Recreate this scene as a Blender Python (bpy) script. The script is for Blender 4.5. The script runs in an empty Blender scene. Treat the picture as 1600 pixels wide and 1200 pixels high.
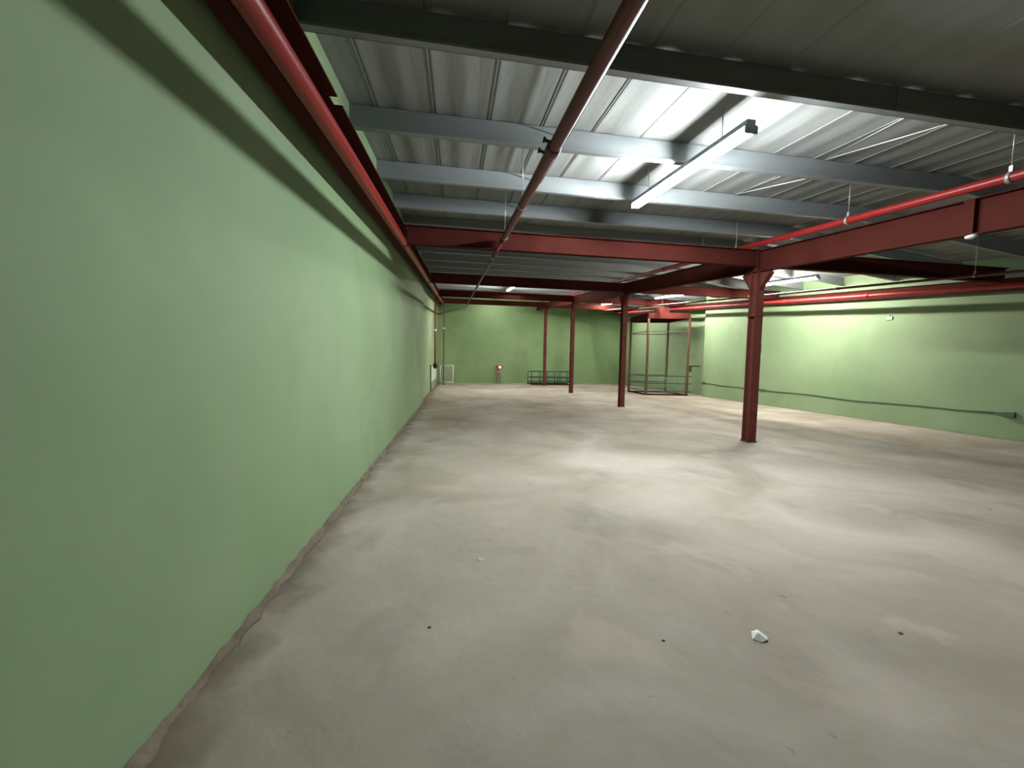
import bpy, bmesh, math, random
from mathutils import Vector, Matrix
random.seed(7)
S = bpy.context.scene
PI = math.pi
SL = 0.100259                       # roof slope, rising away from the camera
H = 1.65                            # eye height

# ---------------------------------------------------------------- camera
def set_camera():
    f, yaw, pitch, roll = 568.17, 0.153226, 0.059259, 0.016996
    cy, sy, cp, sp = math.cos(yaw), math.sin(yaw), math.cos(pitch), math.sin(pitch)
    F = Vector((sy*cp, cy*cp, -sp)); R0 = Vector((cy, -sy, 0)); U0 = R0.cross(F)
    R = R0*math.cos(roll)+U0*math.sin(roll); U = U0*math.cos(roll)-R0*math.sin(roll)
    cam = bpy.data.cameras.new('camera'); o = bpy.data.objects.new('camera', cam)
    S.collection.objects.link(o)
    cam.sensor_width = 36; cam.sensor_fit = 'HORIZONTAL'; cam.lens = f*36/1600
    cam.clip_start = 0.02; cam.clip_end = 200
    m = Matrix((R, U, -F)).transposed().to_4x4(); m.translation = (0, 0, H)
    o.matrix_world = m
    S.camera = o
set_camera()
# ---------------------------------------------------------------- world, exposure
w = bpy.data.worlds.new('world'); S.world = w; w.use_nodes = True
w.node_tree.nodes['Background'].inputs[0].default_value = (0.5, 0.6, 0.7, 1)
w.node_tree.nodes['Background'].inputs[1].default_value = 0.0
vs = S.view_settings
S.display_settings.display_device = 'sRGB'
vs.view_transform = 'Standard'; vs.look = 'None'; vs.gamma = 1; vs.use_curve_mapping = False
vs.exposure = 3.1
TUBE = 62.0                         # strength of the fluorescent tubes
S.cycles.max_bounces = 6; S.cycles.diffuse_bounces = 3
S.cycles.sample_clamp_indirect = 4

# ---------------------------------------------------------------- materials
def mat(name, col, rough=0.6, metal=0.0, spec=0.5):
    m = bpy.data.materials.new(name); m.use_nodes = True
    b = m.node_tree.nodes['Principled BSDF']
    b.inputs['Base Color'].default_value = (*col, 1)
    b.inputs['Roughness'].default_value = rough
    b.inputs['Metallic'].default_value = metal
    b.inputs['Specular IOR Level'].default_value = spec
    return m
def noisy(name, stops, scale=(1, 1, 1), nscale=1.0, detail=6, rough=0.6, metal=0.0, spec=0.5, bump=0.0, bscale=8.0,
          second=None, bdist=0.02, distort=0.0):
    """colour ramp over noise in object space, optional finer second layer (col, nscale, lo, hi), optional bump"""
    m = mat(name, stops[0][1], rough, metal, spec)
    nt = m.node_tree; N = nt.nodes; L = nt.links; b = N['Principled BSDF']
    tc = N.new('ShaderNodeTexCoord'); mp = N.new('ShaderNodeMapping')
    mp.inputs['Scale'].default_value = scale
    L.new(tc.outputs['Object'], mp.inputs[0])
    n = N.new('ShaderNodeTexNoise'); n.inputs['Scale'].default_value = nscale; n.inputs['Detail'].default_value = detail
    n.inputs['Distortion'].default_value = distort
    L.new(mp.outputs[0], n.inputs['Vector'])
    r = N.new('ShaderNodeValToRGB'); L.new(n.outputs[0], r.inputs[0])
    e = r.color_ramp.elements
    while len(e) < len(stops): e.new(0.5)
    for i, (p, c) in enumerate(stops): e[i].position = p; e[i].color = (*c, 1)
    out = r.outputs[0]
    if second:
        for col, ns, lo, hi, amt in second:
            n2 = N.new('ShaderNodeTexNoise'); n2.inputs['Scale'].default_value = ns; n2.inputs['Detail'].default_value = 5
            n2.inputs['Distortion'].default_value = 0.6
            L.new(mp.outputs[0], n2.inputs['Vector'])
            mr = N.new('ShaderNodeMapRange'); mr.inputs['From Min'].default_value = lo; mr.inputs['From Max'].default_value = hi
            mr.inputs['To Max'].default_value = amt
            L.new(n2.outputs[0], mr.inputs[0])
            mx = N.new('ShaderNodeMix'); mx.data_type = 'RGBA'; mx.inputs['B'].default_value = (*col, 1)
            L.new(mr.outputs[0], mx.inputs['Factor']); L.new(out, mx.inputs['A'])
            out = mx.outputs['Result']
    L.new(out, b.inputs['Base Color'])
    if bump:
        nb = N.new('ShaderNodeTexNoise'); nb.inputs['Scale'].default_value = bscale; nb.inputs['Detail'].default_value = 4
        L.new(mp.outputs[0], nb.inputs['Vector'])
        bp = N.new('ShaderNodeBump'); bp.inputs['Strength'].default_value = bump; bp.inputs['Distance'].default_value = bdist
        L.new(nb.outputs[0], bp.inputs['Height']); L.new(bp.outputs[0], b.inputs['Normal'])
    return m
def emit(name, col, strength):
    m = mat(name, (0.8, 0.8, 0.8)); b = m.node_tree.nodes['Principled BSDF']
    b.inputs['Emission Color'].default_value = (*col, 1); b.inputs['Emission Strength'].default_value = strength
    return m

GREEN = noisy('green_wall_paint', [(0.3, (0.150, 0.225, 0.111)), (0.5, (0.177, 0.258, 0.129)), (0.7, (0.204, 0.282, 0.153))],
              nscale=0.55, detail=5, rough=0.75, bump=0.25, bscale=1.3, bdist=0.05,
              second=[((0.120, 0.198, 0.090), 1.1, 0.52, 0.75, 0.35), ((0.222, 0.270, 0.174), 0.8, 0.56, 0.75, 0.3)])
GREENF = noisy('green_far_wall_paint', [(0.3, (0.165, 0.275, 0.110)), (0.7, (0.225, 0.335, 0.155))],
              nscale=0.35, detail=5, rough=0.75, bump=0.2, bscale=1.3, bdist=0.05,
              second=[((0.145, 0.187, 0.102), 0.9, 0.52, 0.75, 0.3)])
FLOORM = noisy('bare_concrete', [(0.28, (0.225, 0.190, 0.140)), (0.42, (0.290, 0.254, 0.196)), (0.56, (0.345, 0.308, 0.246)), (0.72, (0.43, 0.392, 0.325))],
               nscale=0.55, detail=9, rough=0.7, spec=0.2, bump=0.45, bscale=4.0, bdist=0.03, distort=0.8,
               second=[((0.155, 0.142, 0.112), 0.9, 0.55, 0.72, 0.5), ((0.330, 0.304, 0.264), 2.3, 0.60, 0.70, 0.35),
                       ((0.10, 0.085, 0.065), 8.0, 0.70, 0.76, 0.6),
                       ((0.40, 0.345, 0.27), 1.6, 0.58, 0.66, 0.4)])
def add_edge_dirt(m):
    '''brown dirt swept against the left wall, as it lies on the real floor'''
    nt = m.node_tree; N = nt.nodes; L = nt.links; b = N['Principled BSDF']
    src = b.inputs['Base Color'].links[0].from_socket
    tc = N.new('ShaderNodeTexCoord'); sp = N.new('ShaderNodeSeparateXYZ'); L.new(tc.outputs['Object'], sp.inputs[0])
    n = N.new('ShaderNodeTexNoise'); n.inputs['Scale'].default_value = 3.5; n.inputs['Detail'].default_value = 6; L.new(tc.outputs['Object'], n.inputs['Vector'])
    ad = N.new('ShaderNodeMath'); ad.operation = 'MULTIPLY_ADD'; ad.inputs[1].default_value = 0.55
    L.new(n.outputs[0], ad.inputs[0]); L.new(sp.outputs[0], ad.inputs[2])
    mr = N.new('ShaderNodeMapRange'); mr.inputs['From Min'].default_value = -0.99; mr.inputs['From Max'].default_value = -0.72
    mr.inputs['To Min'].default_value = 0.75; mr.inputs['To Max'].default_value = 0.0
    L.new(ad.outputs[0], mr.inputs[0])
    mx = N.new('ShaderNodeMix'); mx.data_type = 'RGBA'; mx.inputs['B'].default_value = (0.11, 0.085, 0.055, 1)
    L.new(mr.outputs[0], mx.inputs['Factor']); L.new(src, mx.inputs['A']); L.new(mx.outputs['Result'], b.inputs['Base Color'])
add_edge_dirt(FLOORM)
DIRT = noisy('rough_mortar_dirt', [(0.3, (0.099, 0.077, 0.050)), (0.7, (0.180, 0.149, 0.108))], nscale=5, rough=0.95, bump=0.6, bscale=25)
ROOF = noisy('foil_backed_roof_lining', [(0.3, (0.205, 0.211, 0.195)), (0.7, (0.260, 0.267, 0.248))], scale=(1, 0.12, 1), nscale=1.8,
             rough=0.75, spec=0.05, bump=0.5, bscale=1.8, bdist=0.06)
PURL = noisy('grey_galvanised_steel', [(0.35, (0.21, 0.23, 0.225)), (0.65, (0.26, 0.28, 0.275))], scale=(0.3, 1, 1), nscale=2.0,
             rough=0.5, metal=0.15, bump=0.1, bscale=6)
RED = noisy('red_oxide_paint', [(0.3, (0.047, 0.010, 0.007)), (0.7, (0.066, 0.014, 0.010))], nscale=2.5, rough=0.8, spec=0.06, bump=0.1, bscale=9,
            second=[((0.039, 0.015, 0.011), 6, 0.58, 0.7, 0.5)])
COLM = noisy('red_brown_column_paint', [(0.3, (0.085, 0.024, 0.017)), (0.7, (0.12, 0.034, 0.024))], nscale=2.5, rough=0.75, spec=0.1,
             second=[((0.13, 0.06, 0.04), 5, 0.6, 0.72, 0.5)])
PIPE = noisy('red_gloss_pipe_paint', [(0.3, (0.200, 0.010, 0.010)), (0.7, (0.245, 0.016, 0.014))], scale=(1, 0.3, 1), nscale=3, rough=0.36, spec=0.35)
DPIPE = noisy('dull_maroon_pipe_paint', [(0.3, (0.085, 0.016, 0.020)), (0.7, (0.12, 0.022, 0.026))], scale=(1, 0.3, 1), nscale=3, rough=0.42, spec=0.4)
STEEL = mat('dull_zinc_steel', (0.42, 0.41, 0.38), 0.4, 0.6)
BRIGHT = mat('bright_wire', (0.75, 0.75, 0.70), 0.35, 0.4)
DARKM = mat('dark_iron', (0.05, 0.05, 0.045), 0.5, 0.4)
HOUS = mat('grey_lamp_housing', (0.16, 0.18, 0.22), 0.5, 0.2)
WHITE = mat('white_plastic', (0.7, 0.7, 0.66), 0.5)
TUBEC = emit('cool_white_tube', (0.90, 0.95, 1.0), TUBE)
TUBEW = emit('warm_white_tube', (1.0, 0.95, 0.90), TUBE*1.25)
TUBED = emit('dim_warm_tube', (1.0, 0.95, 0.90), TUBE*0.25)
TUBEM = emit('medium_warm_tube', (1.0, 0.95, 0.90), TUBE*0.8)
CABLE = mat('black_green_cable', (0.055, 0.075, 0.045), 0.6)
BLUE = mat('blue_green_rail_paint', (0.022, 0.055, 0.052), 0.5)
OLIVE = noisy('olive_brown_steel_paint', [(0.3, (0.07, 0.050, 0.025)), (0.7, (0.12, 0.050, 0.03))], nscale=1.5, rough=0.55)
PAPER = mat('crumpled_white_paper', (0.80, 0.82, 0.74), 0.7)
GATE = mat('white_gate_paint', (0.62, 0.68, 0.58), 0.5)
PANEL = noisy('pale_grey_sheet', [(0.3, (0.42, 0.45, 0.40)), (0.7, (0.52, 0.55, 0.48))], nscale=2, rough=0.6)

# ---------------------------------------------------------------- mesh helpers
class MB:
    def __init__(s): s.v = []; s.f = []; s.sm = []
    def poly(s, vs, fs, smooth=False):
        n = len(s.v); s.v += [tuple(v) for v in vs]
        for f in fs: s.f.append([i+n for i in f]); s.sm.append(smooth)
    def hexa(s, p):            # 8 points: bottom ring 0-3, top ring 4-7
        s.poly(p, [(3, 2, 1, 0), (4, 5, 6, 7), (0, 1, 5, 4), (1, 2, 6, 5), (2, 3, 7, 6), (3, 0, 4, 7)])
    def box(s, x0, x1, y0, y1, z0, z1):
        s.hexa([(x0, y0, z0), (x1, y0, z0), (x1, y1, z0), (x0, y1, z0), (x0, y0, z1), (x1, y0, z1), (x1, y1, z1), (x0, y1, z1)])
    def sbox(s, x0, x1, y0, y1, z0, z1):     # sheared: heights given at Y=0, following the roof slope
        q = lambda x, y, z: (x, y, z+SL*y)
        s.hexa([q(x0, y0, z0), q(x1, y0, z0), q(x1, y1, z0), q(x0, y1, z0), q(x0, y0, z1), q(x1, y0, z1), q(x1, y1, z1), q(x0, y1, z1)])
    def tube(s, pts, r, n=10, cap=True):
        pts = [Vector(p) for p in pts]; rs = r if isinstance(r, (list, tuple)) else [r]*len(pts)
        ring0 = len(s.v); up = None
        for i, p in enumerate(pts):
            d = (pts[min(i+1, len(pts)-1)]-pts[max(i-1, 0)]).normalized()
            if up is None: up = Vector((0, 0, 1)) if abs(d.z) < 0.9 else Vector((1, 0, 0))
            a = d.cross(up).normalized(); b = a.cross(d).normalized(); up = b
            for k in range(n):
                t = 2*PI*k/n; s.v.append(tuple(p+(a*math.cos(t)+b*math.sin(t))*rs[i]))
        for i in range(len(pts)-1):
            for k in range(n):
                s.f.append([ring0+i*n+k, ring0+i*n+(k+1) % n, ring0+(i+1)*n+(k+1) % n, ring0+(i+1)*n+k]); s.sm.append(True)
        if cap:
            s.f.append([ring0+k for k in range(n)][::-1]); s.sm.append(False)
            e = ring0+(len(pts)-1)*n; s.f.append([e+k for k in range(n)]); s.sm.append(False)
    def build(s, name, m, parent=None, bevel=0):
        me = bpy.data.meshes.new(name); me.from_pydata(s.v, [], s.f)
        me.polygons.foreach_set('use_smooth', s.sm)
        me.materials.append(m)
        bm = bmesh.new(); bm.from_mesh(me); bmesh.ops.recalc_face_normals(bm, faces=bm.faces); bm.to_mesh(me); bm.free()
        me.update()
        o = bpy.data.objects.new(name, me); S.collection.objects.link(o)
        if parent: o.parent = parent; o.matrix_parent_inverse = parent.matrix_basis.inverted()
        if bevel:
            b = o.modifiers.new('bevel', 'BEVEL'); b.width = bevel; b.segments = 2; b.limit_method = 'ANGLE'
        return o
def tag(o, label=None, cat=None, group=None, kind=None):
    for k, v in (('label', label), ('category', cat), ('group', group), ('kind', kind)):
        if v: o[k] = v
    return o
def thing(name, loc, label, cat, group=None):
    o = bpy.data.objects.new(name, None); S.collection.objects.link(o)
    o.location = loc; o.empty_display_size = 0.2
    return tag(o, label, cat, group)
def Z(z0, y): return z0+SL*y
XK, KK = 7.9, 0.108                 # beyond XK the roof also falls gently towards the right wall
def RX(x): return -KK*max(0.0, x-XK)
def xbox(a, x0, x1, y0, y1, z0, z1, slope_y=0.0):     # box along X that follows the fall of the roof
    xs = [x0]+([XK] if x0 < XK < x1 else [])+[x1]
    for p, q in zip(xs, xs[1:]):
        f = lambda x, y, z: (x, y, z+RX(x)+slope_y*y)
        a.hexa([f(p, y0, z0), f(q, y0, z0), f(q, y1, z0), f(p, y1, z0), f(p, y0, z1), f(q, y0, z1), f(q, y1, z1), f(p, y1, z1)])
def copy_tree(o, parent=None):
    c = o.copy(); S.collection.objects.link(c)
    if parent: c.parent = parent
    for ch in o.children: copy_tree(ch, c)
    return c

XL, XR, YB, YF = -1.28, 13.1, -6.0, 28.9
XL2, XR2, YJL, YJR = -1.40, 13.6, 14.7, 17.75
ROOFZ = 4.22

# ================================================================ setting
def floor():
    mb = MB(); nx, ny = 40, 80
    for j in range(ny+1):
        for i in range(nx+1):
            x = -1.7+(14.05+1.7)*i/nx; y = YB-0.2+(YF+0.4-YB)*j/ny
            mb.v.append((x, y, 0))
    for j in range(ny):
        for i in range(nx):
            a = j*(nx+1)+i; mb.f.append([a, a+1, a+nx+2, a+nx+1]); mb.sm.append(False)
    n = len(mb.v)
    x0, x1, y0, y1 = -1.7, 14.05, YB-0.2, YF+0.2
    mb.poly([(x0, y0, -.01), (x1, y0, -.01), (x1, y1, -.01), (x0, y1, -.01), (x0, y0, -.2), (x1, y0, -.2), (x1, y1, -.2), (x0, y1, -.2)],
            [(4, 5, 6, 7), (0, 1, 5, 4), (1, 2, 6, 5), (2, 3, 7, 6), (3, 0, 4, 7)])
    return tag(mb.build('floor', FLOORM), 'bare grey brown concrete floor, patchy and stained', kind='structure')
floor()
def wall_slab(name, x0, x1, y0, y1, m, label):
    mb = MB(); t = ROOFZ+0.06
    mb.hexa([(x0, y0, 0), (x1, y0, 0), (x1, y1, 0), (x0, y1, 0), (x0, y0, Z(t, y0)), (x1, y0, Z(t, y0)), (x1, y1, Z(t, y1)), (x0, y1, Z(t, y1))])
    return mb, m, name, label
# side walls, each with its small setback, as one mesh
def side_wall(name, xa, xb, xo, yj, label):
    mb = MB(); t = ROOFZ+0.06+RX(xa)
    pts = [(xa, YB), (xa, yj), (xb, yj), (xb, YF+0.2), (xo, YF+0.2), (xo, YB)]
    v = [(x, y, 0) for x, y in pts]+[(x, y, Z(t, y)) for x, y in pts]; n = len(pts)
    fs = [tuple(range(n))[::-1], tuple(range(n, 2*n))]+[(i, (i+1) % n, n+(i+1) % n, n+i) for i in range(n)]
    mb.poly(v, fs)
    return tag(mb.build(name, GREEN), label, kind='structure')
side_wall('wall_left', XL, XL2, -1.65, YJL, 'green painted plaster wall on the left with a slight setback towards its far end')
side_wall('wall_right', XR, XR2, 13.95, YJR, 'green painted plaster wall on the right with a cable pinned along its foot')
mb = MB(); mb.hexa([(-1.65, YF, 0), (13.95, YF, 0), (13.95, YF+.2, 0), (-1.65, YF+.2, 0)]+[(x, y, Z(ROOFZ+.05, YF)) for x, y in ((-1.65, YF), (13.95, YF), (13.95, YF+.2), (-1.65, YF+.2))])
tag(mb.build('wall_back', GREENF), 'darker green painted wall closing the far end of the hall', kind='structure')
mb = MB(); mb.box(-1.65, 13.95, YB-.2, YB, 0, 3.7)
tag(mb.build('wall_front', GREENF), 'green wall behind the camera', kind='structure')
# mortar fillets along the wall feet
def baseboard(name, x, d, y0, y1, step, hgt, wid, lab):
    mb = MB(); ys = []; y = y0
    while y < y1: ys.append(y); y += step*(1+0.06*max(0, y))
    ys.append(y1); rows = []
    for y in ys:
        a = wid*random.uniform(0.5, 1.3); b = hgt*random.uniform(0.5, 1.3)
        rows.append([(x-d*0.01, y, -0.005), (x+d*a, y, 0.0015), (x+d*a*0.55, y, b*0.35), (x+d*0.004, y, b), (x-d*0.01, y, b)])
    for i, r in enumerate(rows):
        mb.v += r
    for i in range(len(rows)-1):
        for k in range(5):
            mb.f.append([i*5+k, i*5+(k+1) % 5, (i+1)*5+(k+1) % 5, (i+1)*5+k]); mb.sm.append(True)
    mb.f.append([4, 3, 2, 1, 0]); mb.sm.append(False); e = (len(rows)-1)*5
    mb.f.append([e, e+1, e+2, e+3, e+4]); mb.sm.append(False)
    return tag(mb.build(name, DIRT), lab, kind='structure')
baseboard('baseboard_left', XL, 1, -2, YJL, 0.06, 0.035, 0.06, 'rough brown mortar edge at the foot of the left wall')
baseboard('baseboard_right', XR, -1, 1, YJR, 0.15, 0.02, 0.03, 'thin brown mortar edge at the foot of the right wall')

# ceiling: deck plus long roof sheets, each a part
def ceiling():
    mb = MB(); xbox(mb, -1.65, 13.95, YB-.2, YF+.2, ROOFZ+.09, ROOFZ+.16, SL)
    c = tag(mb.build('ceiling', ROOF), 'pitched sheet metal roof rising away, lined in dull white', kind='structure')
    wd = 0.68; x = 1.75-wd*5; i = 0
    prof = [(0.676*k/20, 0.003-0.003*math.cos(2*PI*k/10)+0.003*math.sin(2*PI*k/20)) for k in range(20)]+[(0.664, 0.0), (0.669, -0.006), (0.6795, -0.006)]
    prof = sorted(prof)
    proto = None
    while x < 13.9:
        if proto is None:
            m2 = MB(); y0, y1 = YB, YF
            for y in (y0, y1):
                for dx, dz in prof: m2.v.append((dx, y, Z(ROOFZ+dz, y)))
                for dx, dz in prof: m2.v.append((dx, y, Z(ROOFZ+dz+0.004, y)))
            n = len(prof)
            for k in range(n-1):
                m2.f.append([k, k+1, 2*n+k+1, 2*n+k]); m2.sm.append(k < n-3)
                m2.f.append([n+k, 3*n+k, 3*n+k+1, n+k+1]); m2.sm.append(False)
            m2.f += [[0, 2*n, 3*n, n], [n-1, 2*n-1, 4*n-1, 3*n-1]]; m2.sm += [False]*2
            proto = m2.build('roof_sheet', ROOF, c); o = proto
        else:
            o = proto.copy(); S.collection.objects.link(o)
        o.location.x = x
        if x > XK-wd/2: o.location.z = RX(x); o.rotation_euler.y = math.atan(KK)
        x += wd; i += 1
ceiling()

# ================================================================ steel frame
COLY = [7.03, 13.3, 19.57, 25.85]
# purlins (Z section), one built, the rest copied
def purlins():
    ys = [3.27+1.5*k for k in range(17)]
    ord_ = ['nearest', 'second', 'third', 'fourth', 'fifth', 'sixth', 'seventh', 'eighth', 'ninth', 'tenth', 'eleventh', 'twelfth',
            'thirteenth', 'fourteenth', 'fifteenth', 'sixteenth', 'farthest']
    z0, z1 = 3.92, 4.212
    root = None
    for i, y in enumerate(ys):
        xe = XR if y < YJR else XR2; xs = XL if y < YJL else XL2
        if i == 0 or (xe, xs) != last:
            root = thing('purlin', (0, y, Z(z0, y)), '', 'beam', 'grey roof purlins')
            L = []
            a, b = xs-0.02, xe+0.02; hh = z1-z0
            w_ = MB(); xbox(w_, a, b, -0.004, 0.004, 0.0, hh)
            t_ = MB(); xbox(t_, a, b, 0.0, 0.065, hh-0.006, hh); xbox(t_, a, b, 0.059, 0.065, hh-.024, hh-.006)
            u_ = MB(); xbox(u_, a, b, -0.065, 0.0, 0.0, 0.006); xbox(u_, a, b, -0.065, -0.059, 0.006, 0.024)
            for nm, q in (('web', w_), ('top_flange', t_), ('bottom_flange', u_)):
                o = q.build(nm, PURL); o.parent = root
            r = root; last = (xe, xs)
        else:
            r = copy_tree(root); r.location = (0, y, Z(z0, y))
        if i == 0: nearest = r
        d = {0: 'grey steel purlin nearest the camera, its web dark, right under the roof sheets',
             16: 'farthest grey steel purlin, just before the end wall'}
        r['label'] = d.get(i, f'{ord_[i]} grey steel purlin counting away from the camera, under the roof')
    q = MB(); q.box(4.45, 5.25, -0.014, -0.004, 0.03, z1-z0-0.03)      # lap plate on the nearest purlin
    for bx in (4.6, 5.1): q.tube([(bx, -0.012, .14), (bx, -0.026, .14)], 0.016, 6)
    o = q.build('lap_plate', PURL); o.parent = nearest
purlins()

def sloped_I(root, x, w_top, w_bot, z0, z1, y0, y1, m, tw=0.008, tf=0.014, xoff_t=0, xoff_b=0, top='top_flange', bot='bottom_flange'):
    a = MB(); a.sbox(x-tw/2, x+tw/2, y0, y1, z0, z1); a.build('web', m, root)
    a = MB(); a.sbox(x+xoff_t-w_top/2, x+xoff_t+w_top/2, y0, y1, z1, z1+tf); a.build(top, m, root)
    a = MB(); a.sbox(x+xoff_b-w_bot/2, x+xoff_b+w_bot/2, y0, y1, z0-tf, z0); a.build(bot, m, root)
# centre rafter on the columns
r = thing('rafter', (6.37, 3, Z(2.97, 3)), 'long red steel beam carried by the free-standing columns, sloping down the middle of the hall', 'beam')
sloped_I(r, 6.37, 0.14, 0.14, 2.975, 3.385, YB, YF, RED)
for y in [3.74]+COLY:
    a = MB(); a.sbox(6.30, 6.366, y-.05, y+.05, 2.975, 3.385); a.sbox(6.374, 6.44, y-.005, y+.005, 2.975, 3.385)
    a.build('stiffener_plate', RED, r)
middle_rafter = r
# left rafter: narrow lower flange, wide upper flange, on the wall
r = thing('rafter', (-1.15, 3, Z(3.13, 3)), 'red steel beam fixed high along the left wall behind a red pipe', 'beam')
a = MB(); a.sbox(-1.155, -1.145, YB, YF, 3.14, 3.42); a.build('web', RED, r)
a = MB(); a.sbox(XL-.02, -0.955, YB, 3.22, 3.42, 3.435); a.sbox(XL-.02, -1.02, 3.22, 3.36, 3.42, 3.435); a.sbox(XL-.02, -0.955, 3.36, YF, 3.42, 3.435); a.build('top_flange', RED, r)
a = MB(); a.sbox(-1.19, -1.07, YB, YF, 3.125, 3.14); a.build('bottom_flange', RED, r)
# right rafter
r = thing('rafter', (12.97, 5, Z(2.86, 5)), 'red steel beam running along the top of the right wall above the dark band', 'beam')
sloped_I(r, 12.97, 0.16, 0.16, 2.865, 3.14, YB, YF, RED)

# cross girders
names = ['nearest', 'second', 'third', 'farthest']
for bay, (xa, xb) in (('left', (-0.905, 6.365)), ('right', (6.375, 13.11))):
    for k, y in enumerate(COLY):
        z0, z1 = Z(3.085, y), Z(3.40, y)
        r = thing('girder', ((xa+xb)/2, y, z0), f'{names[k]} red cross girder spanning the {bay} bay of the hall', 'beam', f'red cross girders of the {bay} bay')
        if bay == 'right': z0b = Z(3.085, y)
        a = MB(); a.box(xa, xb, y-.004, y+.004, z0, z1); a.build('web', RED, r)
        a = MB(); a.box(xa-(.06 if bay == 'left' else 0), xb, y-.065, y+.065, z1, z1+.012); a.build('top_flange', RED, r)
        a = MB(); a.box(xa, xb, y-.065, y+.065, z0-.012, z0); a.build('bottom_flange', RED, r)

# columns
def column(y, label, box=False):
    x = 6.37; zt = Z(2.96, y); r = thing('column', (x, y, 0), label, 'column', 'red columns down the middle')
    a = MB(); d = 0.095
    a.box(x-.005, x+.005, y-d+.012, y+d-.012, 0.015, zt)
    a.build('web', COLM, r)
    a = MB(); a.box(x-d, x+d, y-d, y-d+.012, 0.015, zt); a.build('flange', COLM, r)
    a = MB(); a.box(x-d, x+d, y+d-.012, y+d, 0.015, zt); a.build('flange', COLM, r)
    a = MB(); a.box(x-.11, x+.11, y-.11, y+.11, 0, .015)
    for sx in (-1, 1):
        for sy in (-1, 1): a.tube([(x+sx*.1, y+sy*.1, .015), (x+sx*.1, y+sy*.1, .03)], .01, 6)
    a.build('base_plate', COLM, r)
    for s in (-1, 1):     # haunch: web gusset and sloping flange
        a = MB(); p = [(y+s*d, zt-.40), (y+s*d, Z(2.96, y+s*d)), (y+s*.40, Z(2.96, y+s*.40)), (y+s*.36, Z(2.96, y+s*.36)-.05)]
        a.poly([(x-.006, *q) for q in p]+[(x+.006, *q) for q in p], [(0, 1, 2, 3), (7, 6, 5, 4), (0, 3, 7, 4), (3, 2, 6, 7), (2, 1, 5, 6), (1, 0, 4, 5)])
        q0, q1 = p[0], p[3]; h = .06
        a.poly([(x-h, *q0), (x+h, *q0), (x+h, *q1), (x-h, *q1), (x-h, q0[0], q0[1]+.015), (x+h, q0[0], q0[1]+.015), (x+h, q1[0], q1[1]+.015), (x-h, q1[0], q1[1]+.015)],
               [(3, 2, 1, 0), (4, 5, 6, 7), (0, 1, 5, 4), (1, 2, 6, 5), (2, 3, 7, 6), (3, 0, 4, 7)])
        a.build('haunch', COLM, r)
    if box:
        a = MB(); a.box(x+d+.001, x+d+.04, y-.06, y+.03, 1.95, 2.13)
        a.tube([(x+d+.02, y-.02, 2.13), (x+d+.02, y-.02, 2.22)], .012, 6)
        tag(a.build('switch_box', DARKM, r), 'small dark switch box')
        a = MB(); 
        a.box(x-d-.012, x+d+.012, y-d-.012, y+d+.012, 2.72, 2.75)
        a.build('strap', COLM, r)
    return r
column(COLY[0], 'red steel column nearest the camera, with a small dark box on its side', True)
column(COLY[1], 'second red steel column from the camera, left of the red hoist frame')
column(COLY[2], 'third red steel column from the camera, seen against the far wall')
column(COLY[3], 'farthest red steel column, rising from the blue railing')
r = thing('wall_post', (-0.86, 25.85, 0), 'thin dark steel post in the far left corner beside the white gate', 'column')
a = MB(); a.box(-.90, -.82, 25.81, 25.89, 0.012, Z(3.08, 25.85)); a.build('post', OLIVE, r)
a = MB(); a.box(-.96, -.76, 25.75, 25.95, 0, .012); a.build('base_plate', OLIVE, r)
a = MB(); a.box(-.93, -.79, 25.79, 25.91, 3.9, 3.98); a.build('bracket', WHITE, r)

# ================================================================ pipes
def pipe(label, x, z0, rad, y0, y1, m, clamps, joints=(), rod=True, purl=3.92, name='sprinkler_pipe', group='overhead pipes'):
    r = thing(name, (x, (y0+y1)/2, Z(z0, (y0+y1)/2)), label, 'pipe', group)
    a = MB(); n = 24; a.tube([(x, y0+(y1-y0)*k/n, Z(z0, y0+(y1-y0)*k/n)) for k in range(n+1)], rad, 14); a.build('pipe_run', m, r)
    for y in joints:
        a = MB(); a.tube([(x, y-.07, Z(z0, y-.07)), (x, y-.05, Z(z0, y-.05)), (x, y+.05, Z(z0, y+.05)), (x, y+.07, Z(z0, y+.07))], [rad*1.08, rad*1.22, rad*1.22, rad*1.08], 14)
        a.build('coupling', m, r)
    for y in clamps:
        h = MB(); z = Z(z0, y)
        h.tube([(x, y-.018, z-.002), (x, y+.018, z+.002)], rad*1.14, 14)
        h.box(x-.012, x+.012, y-.015, y+.015, z+rad, z+rad+.07)
        c = h.build('clamp', STEEL, r)
        if rod:
            q = MB(); yp = min([3.27+1.5*k for k in range(17)], key=lambda t: abs(t-y))
            q.tube([(x, y, z+rad+.05), (x, y, Z(4.19+RX(x), y))], .006, 6); q.build('hanger_rod', STEEL, c)
    return r
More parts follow.
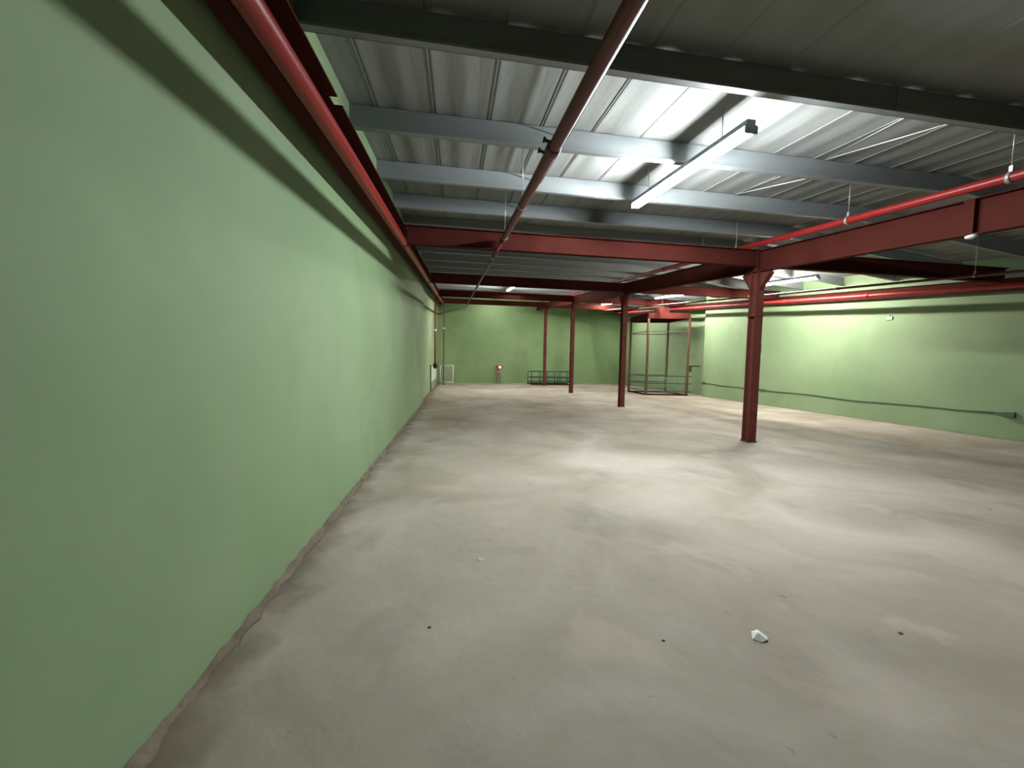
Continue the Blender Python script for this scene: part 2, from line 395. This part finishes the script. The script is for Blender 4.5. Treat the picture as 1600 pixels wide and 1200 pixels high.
# pipe along the left wall
r = pipe('thick red pipe running along the top of the left wall', -0.98, 3.124, 0.068, YB, YF-.1, PIPE, (), (7.2, 13.4, 19.6))
for y in (3.29, 8.8, 14.8, 20.8):
    a = MB(); a.sbox(-1.15, -.98, y-.02, y+.02, 3.19, 3.20); a.sbox(-1.0, -.975, y-.1, y+.1, 3.20, 3.215); tag(a.build('bracket', STEEL, r), 'pale steel bracket')
a = MB(); a.tube([(-.98, 22.4, Z(3.124, 22.4)), (-1.18, 22.4, Z(3.1, 22.4)-.05), (-1.25, 22.4, Z(3.2, 22.4)-.14), (-1.25, 22.4, 4.0), (-1.25, 22.4, 2.5), (-1.25, 22.4, 1.5)], .052, 10)
a.build('drop_pipe', PIPE, r)
a = MB(); a.tube([(-1.25, 22.4, 3.45), (-1.25, 22.4, 3.55)], .08, 10); a.box(-1.42, -1.2, 22.37, 22.43, 3.48, 3.52); a.build('clamp', WHITE, r)
a = MB(); a.tube([(-1.25, 22.4, 1.55), (-1.25, 22.4, 1.45), (-1.25, 22.4, 1.28), (-1.25, 22.4, 1.2)], [.07, .11, .11, .07], 12); a.tube([(-1.4, 22.4, 1.36), (-1.1, 22.4, 1.36)], .05, 10); tag(a.build('valve', RED, r), 'dark red valve at the foot of the drop pipe')
# centre pipe: thick run, then a thin run stepping below the girders
r = pipe('maroon pipe hanging left of the middle of the roof, thinner beyond the first girder', 0.845, 3.235, 0.055, YB, 6.82, DPIPE, (4.86, 6.6), (3.3,), purl=3.92)
a = MB(); x1, z1 = .725, 3.02
a.tube([(.845, 6.80, Z(3.235, 6.80)), (.845, 6.86, Z(3.235, 6.86)), (.80, 6.89, Z(3.15, 6.89)), (.74, 6.91, Z(3.045, 6.91)), (x1, 6.97, Z(z1, 6.97))], [.062, .055, .04, .034, .034], 12)
a.tube([(.845, 6.74, Z(3.235, 6.74)), (.845, 6.82, Z(3.235, 6.82))], .068, 12)
a.build('reducer', DPIPE, r)
a = MB(); a.tube([(x1, y, Z(z1, y)) for y in [6.95+(YF-.1-6.95)*k/16 for k in range(17)]], .032, 10); a.build('thin_pipe_run', DPIPE, r)
for y in (7.5, 13.1, 13.6, 19.4):
    a = MB(); a.tube([(x1, y-.04, Z(z1, y-.04)), (x1, y+.04, Z(z1, y+.04))], .043, 10); a.build('coupling', STEEL if y < 8 else DPIPE, r)
for y in (3.22, 3.42):     # two knobs on the near run
    a = MB()
    z = Z(3.235, y); a.tube([(.80, y, z+.02), (.755, y, z+.035)], .014, 8); a.tube([(.755, y, z+.035), (.735, y, z+.04)], .024, 8)
    a.build('valve', DARKM, r)
# pipe beside the middle beam
r = pipe('bright red pipe running beside the middle beam above the columns', 6.1, 3.475, 0.056, YB, YF-.1, PIPE, (3.3, 5.02, 7.37, 8.5, 12.8, 17.2), (10.2, 16.5))
# pipe along the right wall beam
pipe('red pipe running below the beam of the right wall', 12.15, 2.894, 0.056, 2.0, YF-.1, PIPE, (), (9.3, 12.1, 17.2))
# thin line through the right bay
pipe('thin dark red pipe crossing the right bay between the beam lines', 10.75, 3.01, 0.032, 3.0, YF-.1, DPIPE, (6.2, 12.2), (9.0,))

# small round detector under the middle beam
z = Z(2.96, 3.65)
a = MB(); a.tube([(6.36, 3.65, z+.005), (6.30, 3.65, z-.005), (6.22, 3.65, z-.025)], .01, 8); h = a.build('sprinkler_head', STEEL, middle_rafter)
a = MB(); a.tube([(6.22, 3.65, z-.025), (6.22, 3.65, z-.035), (6.22, 3.65, z-.055), (6.22, 3.65, z-.07)], [.028, .055, .05, .02], 14); tag(a.build('disc', WHITE, h), 'white round disc')

# sag rods and cable near the roof
rods = [((5.25, 4.73, 4.66), (5.26, 3.285, 4.30), 'bright thin steel rod slanting between the two nearest purlins at right', BRIGHT, .006),
        ((5.25, 4.73, 4.66), (4.72, 3.285, 4.33), 'dull thin steel rod forking from the bright one between the two nearest purlins', STEEL, .005),
        ((5.03, 6.23, 4.81), (5.15, 4.79, 4.44), 'bright thin steel rod slanting between the second and third purlins', BRIGHT, .006),
        ((5.03, 6.23, 4.81), (4.77, 4.79, 4.47), 'dull thin steel rod forking beside the bright one between the second and third purlins', STEEL, .005)]
for p, q, lab, m, rd in rods:
    a = MB(); a.tube([p, q], rd, 6); tag(a.build('sag_rod', m), lab, 'rod', 'thin roof rods')
a = MB(); a.tube([(1.40, y, Z(4.085, y)) for y in (2.0, 3.3, 4.8, 6.3, 7.8, 9.3)], .007, 6)
tag(a.build('roof_cable', DARKM), 'thin dark cable strung under the roof beside the maroon pipe', 'cable')

# ================================================================ lamps
def lamp(x, z0, y0, m, label, twin=True):
    L = 2.44; y1 = y0+L; r = thing('tube_light', (x, y0+L/2, Z(z0, y0+L/2)), label, 'lamp', 'twin tube lights under the roof')
    a = MB(); a.sbox(x-.05, x+.05, y0-.03, y1+.03, z0+.075, z0+.13)
    a.sbox(x-.070, x+.070, y0-.03, y1+.03, z0+.06, z0+.075); a.build('housing', HOUS, r)
    for y in (y0-.03, y1+.02):
        a = MB(); a.sbox(x-.07, x+.07, y-.012, y+.012, z0-.01, z0+.06); a.build('end_plate', HOUS, r)
    for s in (-1, 1):
        a = MB(); a.tube([(x+s*.048, y, Z(z0+.015, y)) for y in (y0+.02, y0+L/2, y1-.02)], .019, 10); a.build('tube', m, r)
    for y in (y0+.4, y1-.4):
        a = MB(); a.tube([(x, y, Z(z0+.13, y)), (x, y, Z(ROOFZ-.02+RX(x), y))], .006, 6); a.build('hanger_rod', STEEL, r)
lamp(3.0, 3.72, 3.53, TUBEC, 'largest lit twin tube light, nearest the camera under the roof')
lamp(3.0, 3.70, 19.3, TUBEW, 'small bright tube light far off between the maroon pipe and the middle beam')
lamp(3.0, 3.70, 25.8, TUBED, 'tiny farthest tube light near the end wall, left of the columns')
lamp(10.95, 3.393, 9.8, TUBEW, 'long tube light just right of the nearest red column')
lamp(10.8, 3.393, 16.3, TUBEW, 'short-looking tube light above the red hoist frame')
lamp(10.6, 3.393, 23.3, TUBEM, 'tiny round-looking tube light in the far right corner, left of the hoist frame')

# ================================================================ hoist frame
def hoist():
    A, B, C, D = Vector((10.25, 18.45, 0)), Vector((10.3, 20.55, 0)), Vector((12.35, 17.98, 0)), Vector((12.4, 20.05, 0))
    r = thing('hoist_frame', (11.3, 19.2, 0), 'tall red steel frame with four posts and a boxed top near the right wall', 'frame')
    def bar(p, q, hw, hh, nm, m, z):
        p, q = Vector(p), Vector(q); d = (q-p).normalized(); n = Vector((-d.y, d.x, 0))*hw
        a = MB(); z0, z1 = z-hh, z+hh
        a.hexa([(*(p-n).xy, z0), (*(p+n).xy, z0), (*(q+n).xy, z0), (*(q-n).xy, z0), (*(p-n).xy, z1), (*(p+n).xy, z1), (*(q+n).xy, z1), (*(q-n).xy, z1)])
        return a.build(nm, m, r)
    for P in (A, B, C, D):
        a = MB(); a.box(P.x-.05, P.x+.05, P.y-.05, P.y+.05, 0.01, 4.15); a.build('post', OLIVE, r)
        a = MB(); a.box(P.x-.09, P.x+.09, P.y-.09, P.y+.09, 0, .01); a.build('base_plate', OLIVE, r)
    for p, q in ((A, B), (A, C), (C, D), (B, D)):
        bar(p, q, .05, .15, 'top_beam', RED, 4.29)
        bar(p, q, .018, .018, 'cross_bar', OLIVE, 3.46)
        bar(p, q, .04, .035, 'sill', RED, .046)
    d = 0.35
    for z, m in ((1.05, BLUE), (0.65, BLUE), (0.22, BLUE)):
        bar(A, B, .02, .02, 'rail', m, z); bar(A, C+Vector((.25, -.06, 0)), .022, .022, 'rail', m, z); bar(B, D, .02, .02, 'rail', m, z)
    bar(A+Vector((.05, .05, 0)), B-Vector((-.05, .05, 0)), .02, .02, 'rail', BLUE, .5) if 0 else None
    # top deck and the machine box
    a = MB(); a.hexa([(*P.xy, 4.36) for P in (A, C, D, B)]+[(*P.xy, 4.40) for P in (A, C, D, B)]); a.build('top_deck', RED, r)
    a = MB(); a.box(11.15, 11.75, 18.9, 19.5, 4.40, 4.85); a.tube([(11.45, 19.2, 4.85), (11.45, 19.2, Z(3.9, 19.2))], .06, 10); a.build('motor_box', RED, r, bevel=.01)
    # small green cage inside at the foot
    a = MB()
    for z in (.08, .45, .9):
        a.tube([(11.9, 19.2, z), (12.9, 19.2, z)], .014, 6); a.tube([(11.9, 19.8, z), (12.9, 19.8, z)], .014, 6)
    for x in (11.9, 12.4, 12.9):
        a.tube([(x, 19.2, 0), (x, 19.2, .9)], .014, 6); a.tube([(x, 19.8, 0), (x, 19.8, .9)], .014, 6)
    for x in (11.9, 12.9):
        for z in (.08, .9): a.tube([(x, 19.2, z), (x, 19.8, z)], .014, 6)
    tag(a.build('cage_rack', mat('pale_green_wire', (0.16, 0.32, 0.22), .5), None), 'low pale green wire rack standing inside the red hoist frame', 'rack')
hoist()

# ================================================================ right wall fittings
def wall_cable():
    pts = [(6.95, .615), (7.6, .60), (8.4, .612), (9.3, .60), (10.2, .575), (10.9, .60), (11.6, .63), (12.3, .64), (13.1, .625), (13.9, .65),
           (14.6, .64), (15.4, .675), (16.3, .665), (17.0, .715), (17.6, .73), (17.72, .73)]
    X = 13.1-.016; r = thing('wall_cable', (X, 7, 0.6), 'dark sagging cable pinned low along the right wall', 'cable')
    a = MB(); a.tube([(X, y, z) for y, z in pts], .016, 8); a.build('cable_run', CABLE, r)
    a = MB(); a.hexa([(13.03, 6.63, .54), (13.1, 6.63, .54), (13.1, 6.80, .55), (13.03, 6.80, .55), (13.03, 6.63, .67), (13.1, 6.63, .67), (13.1, 6.80, .66), (13.03, 6.80, .66)])
    a.poly([(13.06, 6.80, .56), (13.1, 6.80, .56), (13.1, 6.80, .65), (13.06, 6.80, .65), (13.07, 6.97, .605), (13.1, 6.97, .605), (13.1, 6.97, .63), (13.07, 6.97, .63)],
           [(0, 1, 5, 4), (1, 2, 6, 5), (2, 3, 7, 6), (3, 0, 4, 7), (4, 5, 6, 7)])
    a.build('end_box', CABLE, r)
    a = MB(); a.box(13.05, 13.1, 13.75, 14.0, .615, .685); a.build('joint_box', CABLE, r)
    a = MB(); a.box(13.05, 13.1, 17.55, 17.74, .68, .79); a.box(13.1-.02, 13.62, 17.76, 17.80, .69, .78)
    a.tube([(13.5, 17.80, .7), (13.5, 17.80, .02)], .014, 6); a.build('end_box', CABLE, r)
wall_cable()
a = MB(); a.box(13.07, 13.1, 9.26, 9.42, 3.14, 3.24); a.tube([(13.08, 9.34, 3.24), (13.08, 9.34, 3.30)], .01, 6)
tag(a.build('junction_box', mat('grey_green_box', (.25, .33, .22), .6), bevel=.006), 'small grey junction box high on the right wall', 'box')
a = MB(); a.tube([(13.6, 18.7, 1.62), (13.3, 18.6, 1.62), (12.75, 18.35, 1.60)], .035, 8); a.box(12.70, 12.80, 18.28, 18.40, 1.30, 1.64)
tag(a.build('wall_bracket', DARKM), 'dark bent bracket sticking out of the right wall beside the hoist frame', 'bracket')

# ================================================================ railing by the far column
def railing():
    r = thing('railing', (7.0, 27.2, 0), 'low blue green pipe railing around the foot of the farthest column', 'railing')
    x0, x1, ya, yb = 5.55, 8.75, 26.55, 27.9
    xs = [x0, 6.15, 6.75, 7.55, 7.75, 8.3, x1]
    for x in xs:
        a = MB(); a.tube([(x, ya, 0), (x, ya, 1.0)], .03, 8); a.build('post', BLUE, r)
    for x in (x0, 6.6, 7.7, x1):
        a = MB(); a.tube([(x, yb, 0), (x, yb, 1.0)], .03, 8); a.build('post', BLUE, r)
    for z in (.22, .56, 1.0):
        a = MB(); a.tube([(x0, ya, z), (x1, ya, z), (x1, yb, z), (x0, yb, z), (x0, ya, z)], .028, 8); a.build('rail', BLUE, r)
    a = MB(); a.box(x0-.05, x1+.05, ya-.08, ya, 0, .09); a.box(x0-.05, x1+.05, yb, yb+.08, 0, .09); a.build('kerb', RED, r)
railing()

# ================================================================ white gate and panel at the left
def gate():
    r = thing('gate', (-0.7, 28.4, 0), 'white framed mesh gate standing open in the far left corner', 'gate')
    y = 28.4
    def fr(a, x0, x1, z0, z1):
        for p, q in (((x0, z0), (x1, z0)), ((x1, z0), (x1, z1)), ((x1, z1), (x0, z1)), ((x0, z1), (x0, z0))):
            a.tube([(p[0], y, p[1]), (q[0], y, q[1])], .04, 8)
    a = MB(); fr(a, -1.2, -.22, .05, 1.34); a.build('frame', GATE, r)
    a = MB()
    for k in range(1, 16): a.tube([(-1.2+.98*k/16, y, .05), (-1.2+.98*k/16, y, 1.34)], .004, 4)
    for k in range(1, 20): a.tube([(-1.2, y, .05+1.29*k/20), (-.22, y, .05+1.29*k/20)], .004, 4)
    a.build('mesh', GATE, r)
    a = MB(); a.tube([(-1.2, y, 0), (-1.2, y, .05)], .03, 8); a.tube([(-.22, y, 0), (-.22, y, .05)], .03, 8); a.build('foot', GATE, r)
    r = thing('wall_panel', (-1.37, 22.5, .5), 'pale grey low panel fixed on the left wall below the red valve', 'panel')
    a = MB(); a.box(-1.4, -1.36, 20.4, 26.2, .48, 1.38); a.build('sheet', PANEL, r)
    a = MB(); a.box(-1.4, -1.34, 20.3, 20.42, 0, 1.42); a.box(-1.4, -1.34, 20.3, 26.2, 1.38, 1.42); tag(a.build('edge_frame', CABLE, r), 'dark edge frame')
gate()

# ================================================================ scrap of paper
def paper():
    a = MB(); c = (1.835, 1.865)
    P = [(-.05, -.01, .004), (-.02, .035, .016), (.02, .03, .028), (.055, -.005, .003), (.03, -.035, .012), (-.012, -.04, .003), (-.005, -.002, .034), (.022, -.004, .022)]
    a.poly([(c[0]+x, c[1]+y, z) for x, y, z in P], [(0, 6, 1), (1, 6, 2), (2, 6, 7), (2, 7, 3), (3, 7, 4), (4, 7, 6), (4, 6, 5), (5, 6, 0)])
    n = len(P); a.poly([(c[0]+x*.97, c[1]+y*.97, max(.0, z-.003)) for x, y, z in P], [(1, 6, 0), (2, 6, 1), (7, 6, 2), (3, 7, 2), (4, 7, 3), (6, 7, 4), (5, 6, 4), (0, 6, 5)])
    tag(a.build('paper_scrap', PAPER), 'small crumpled white scrap of paper on the concrete floor', 'paper')
paper()
def pebble(x, y, rx, ry, h, lab, m=DIRT):
    a = MB(); n = 7; ring = []
    for k in range(n):
        t = 2*PI*k/n; q = random.uniform(.7, 1.1); ring.append((x+math.cos(t)*rx*q, y+math.sin(t)*ry*q, 0))
    mid = [(x+(p[0]-x)*.6, y+(p[1]-y)*.6, h*random.uniform(.8, 1)) for p in ring]
    a.poly(ring+mid+[(x, y, h*1.1)], [(k, (k+1) % n, n+(k+1) % n, n+k) for k in range(n)]+[(n+k, n+(k+1) % n, 2*n) for k in range(n)]+[tuple(range(n))[::-1]])
    tag(a.build('debris', m), lab, 'debris', 'crumbs of mortar on the floor')
pebble(-.15, 2.21, .013, .010, .007, 'brown crumb of mortar on the floor near the left wall')
pebble(1.24, 1.92, .014, .010, .006, 'brown crumb of mortar on the floor left of the paper scrap')
pebble(2.76, 1.78, .020, .013, .007, 'brown crumb of mortar on the floor right of the paper scrap')
pebble(.21, 2.95, .035, .022, .008, 'pale flake of mortar on the floor, farthest of the crumbs', noisy('pale_mortar', [(.3, (.42, .39, .33)), (.7, (.52, .48, .42))], nscale=20))

# ================================================================ person
def skin_mesh(name, verts, edges, rad, m, parent=None, sub=1, root=0):
    me = bpy.data.meshes.new(name); me.from_pydata(verts, edges, []); o = bpy.data.objects.new(name, me)
    S.collection.objects.link(o)
    o.modifiers.new('skin', 'SKIN'); s = o.modifiers.new('sub', 'SUBSURF'); s.levels = sub; s.render_levels = sub
    sv = me.skin_vertices[0].data if me.skin_vertices else None
    if sv is None:
        bm = bmesh.new(); bm.from_mesh(me); bm.verts.layers.skin.verify(); bm.to_mesh(me); bm.free(); sv = me.skin_vertices[0].data
    for i, r in enumerate(rad):
        sv[i].radius = (r if isinstance(r, tuple) else (r, r)); sv[i].use_root = (i == root)
    bpy.context.view_layer.update()
    dg = bpy.context.evaluated_depsgraph_get()
    nm = bpy.data.meshes.new_from_object(o.evaluated_get(dg)); o.modifiers.clear(); o.data = nm
    nm.materials.clear(); nm.materials.append(m)
    for p in nm.polygons: p.use_smooth = True
    if parent: o.parent = parent; o.matrix_parent_inverse = parent.matrix_basis.inverted()
    return o
def person():
    px, py = 3.30, 28.3; k = 0.97
    SK = mat('skin', (.36, .20, .13), .6); SH = mat('rust_red_shirt', (.22, .055, .035), .8); TR = mat('greyish_trousers', (.20, .15, .11), .85)
    HR = mat('black_hair', (.015, .012, .01), .6); SHOE = mat('dark_shoe', (.03, .03, .028), .6)
    r = thing('person', (px, py, 0), 'person in a red shirt and greyish trousers holding a lit phone by the far wall', 'person')
    V = []; E = []; R = []
    def v(x, y, z, rad, par=None):
        V.append((px+x*k, py+y*k, z*k)); R.append(rad*k if not isinstance(rad, tuple) else (rad[0]*k, rad[1]*k)); i = len(V)-1
        if par is not None: E.append((par, i))
        return i
    pel = v(0, 0, .93, (.14, .10)); ab = v(0, 0, 1.08, (.13, .095), pel); ch = v(0, 0, 1.27, (.155, .11), ab); nb = v(0, 0, 1.40, (.09, .08), ch)
    nk = v(0, -.01, 1.47, .052, nb); hb = v(0, -.02, 1.53, .068, nk); hm = v(0, -.02, 1.61, .083, hb); ht = v(0, -.01, 1.69, .055, hm)
    ns = v(0, -.105, 1.585, .012, hm)
    for s in (-1, 1):
        hp = v(s*.09, 0, .87, .09, pel); kn = v(s*.11, -.02, .50, .058, hp); an = v(s*.12, .01, .10, .040, kn); to = v(s*.13, -.13, .035, .032, an)
        sh = v(s*.19, 0, 1.37, .052, nb)
        if s > 0: el = v(.27, -.06, 1.12, .042, sh); wr = v(.15, -.24, 1.27, .028, el); pm = v(.12, -.29, 1.30, .030, wr); d = (-.3, -.2, .9)
        else: el = v(-.25, -.02, 1.10, .042, sh); wr = v(-.10, -.22, 1.22, .028, el); pm = v(-.04, -.27, 1.27, .030, wr); d = (.8, -.2, .5)
        for j in range(4):
            q = v(V[pm][0]/k-px/k+(j-1.5)*.018*(.3), -.32-.01*j, V[pm][2]/k+(j-1.5)*.018+.02, .009, pm)
            v(V[q][0]/k-px/k+d[0]*.035, -.335-.01*j, V[q][2]/k+d[2]*.02, .008, q)
        v(V[pm][0]/k-px/k, -.31, V[pm][2]/k+.05, .010, pm)
    skin_mesh('body', V, E, R, SK, r, sub=1)
    def sub(name, pts, eds, m):
        skin_mesh(name, [(px+a*k, py+b*k, c*k) for a, b, c, _ in pts], eds, [(q[3]*k if not isinstance(q[3], tuple) else (q[3][0]*k, q[3][1]*k)) for q in pts], m, r)
    sub('shirt', [(0, 0, .92, (.165, .125)), (0, 0, 1.08, (.15, .115)), (0, 0, 1.27, (.175, .128)), (0, 0, 1.39, (.11, .09)), (.195, 0, 1.37, .07), (.255, -.045, 1.17, .06), (-.195, 0, 1.37, .07), (-.24, -.015, 1.16, .06)],
        [(0, 1), (1, 2), (2, 3), (3, 4), (4, 5), (3, 6), (6, 7)], SH)
    sub('trousers', [(0, 0, .95, (.15, .112)), (.09, 0, .85, .105), (.11, -.02, .50, .078), (.12, 0, .10, .062), (-.09, 0, .85, .105), (-.11, -.02, .50, .078), (-.12, 0, .10, .062)],
        [(0, 1), (1, 2), (2, 3), (0, 4), (4, 5), (5, 6)], TR)
    sub('hair', [(0, .02, 1.60, .085), (0, .01, 1.68, .08), (0, -.02, 1.73, .05)], [(0, 1), (1, 2)], HR)
    for s in (-1, 1): sub('shoe', [(s*.12, .03, .045, .045), (s*.13, -.07, .04, .045), (s*.135, -.16, .03, .033)], [(0, 1), (1, 2)], SHOE)
    for s in (-1, 1):
        a = MB(); a.tube([(px+s*.03*k, py-.098*k, 1.615*k), (px+s*.03*k, py-.106*k, 1.615*k)], .010, 8); a.build('eye', WHITE, r)
    a = MB(); a.box(px-.022, px+.022, py-.10*k, py-.096*k, 1.535*k, 1.545*k); a.build('mouth', mat('lips', (.2, .07, .06), .5), r)
    x, y, z = px+.06, py-.35*k, 1.31*k
    p = thing('phone', (x, y, z), 'phone with a bright white light held up by the person at the far wall', 'phone')
    a = MB(); a.box(x-.075, x+.075, y-.005, y+.005, z-.038, z+.038); a.build('phone_body', DARKM, p, bevel=.003)
    a = MB(); a.tube([(x+.01, y-.0052, z), (x+.01, y-.012, z), (x+.01, y-.016, z)], [.05, .045, .02], 14)
    a.build('flash', emit('phone_torch', (1, .95, .85), 40), p)
person()
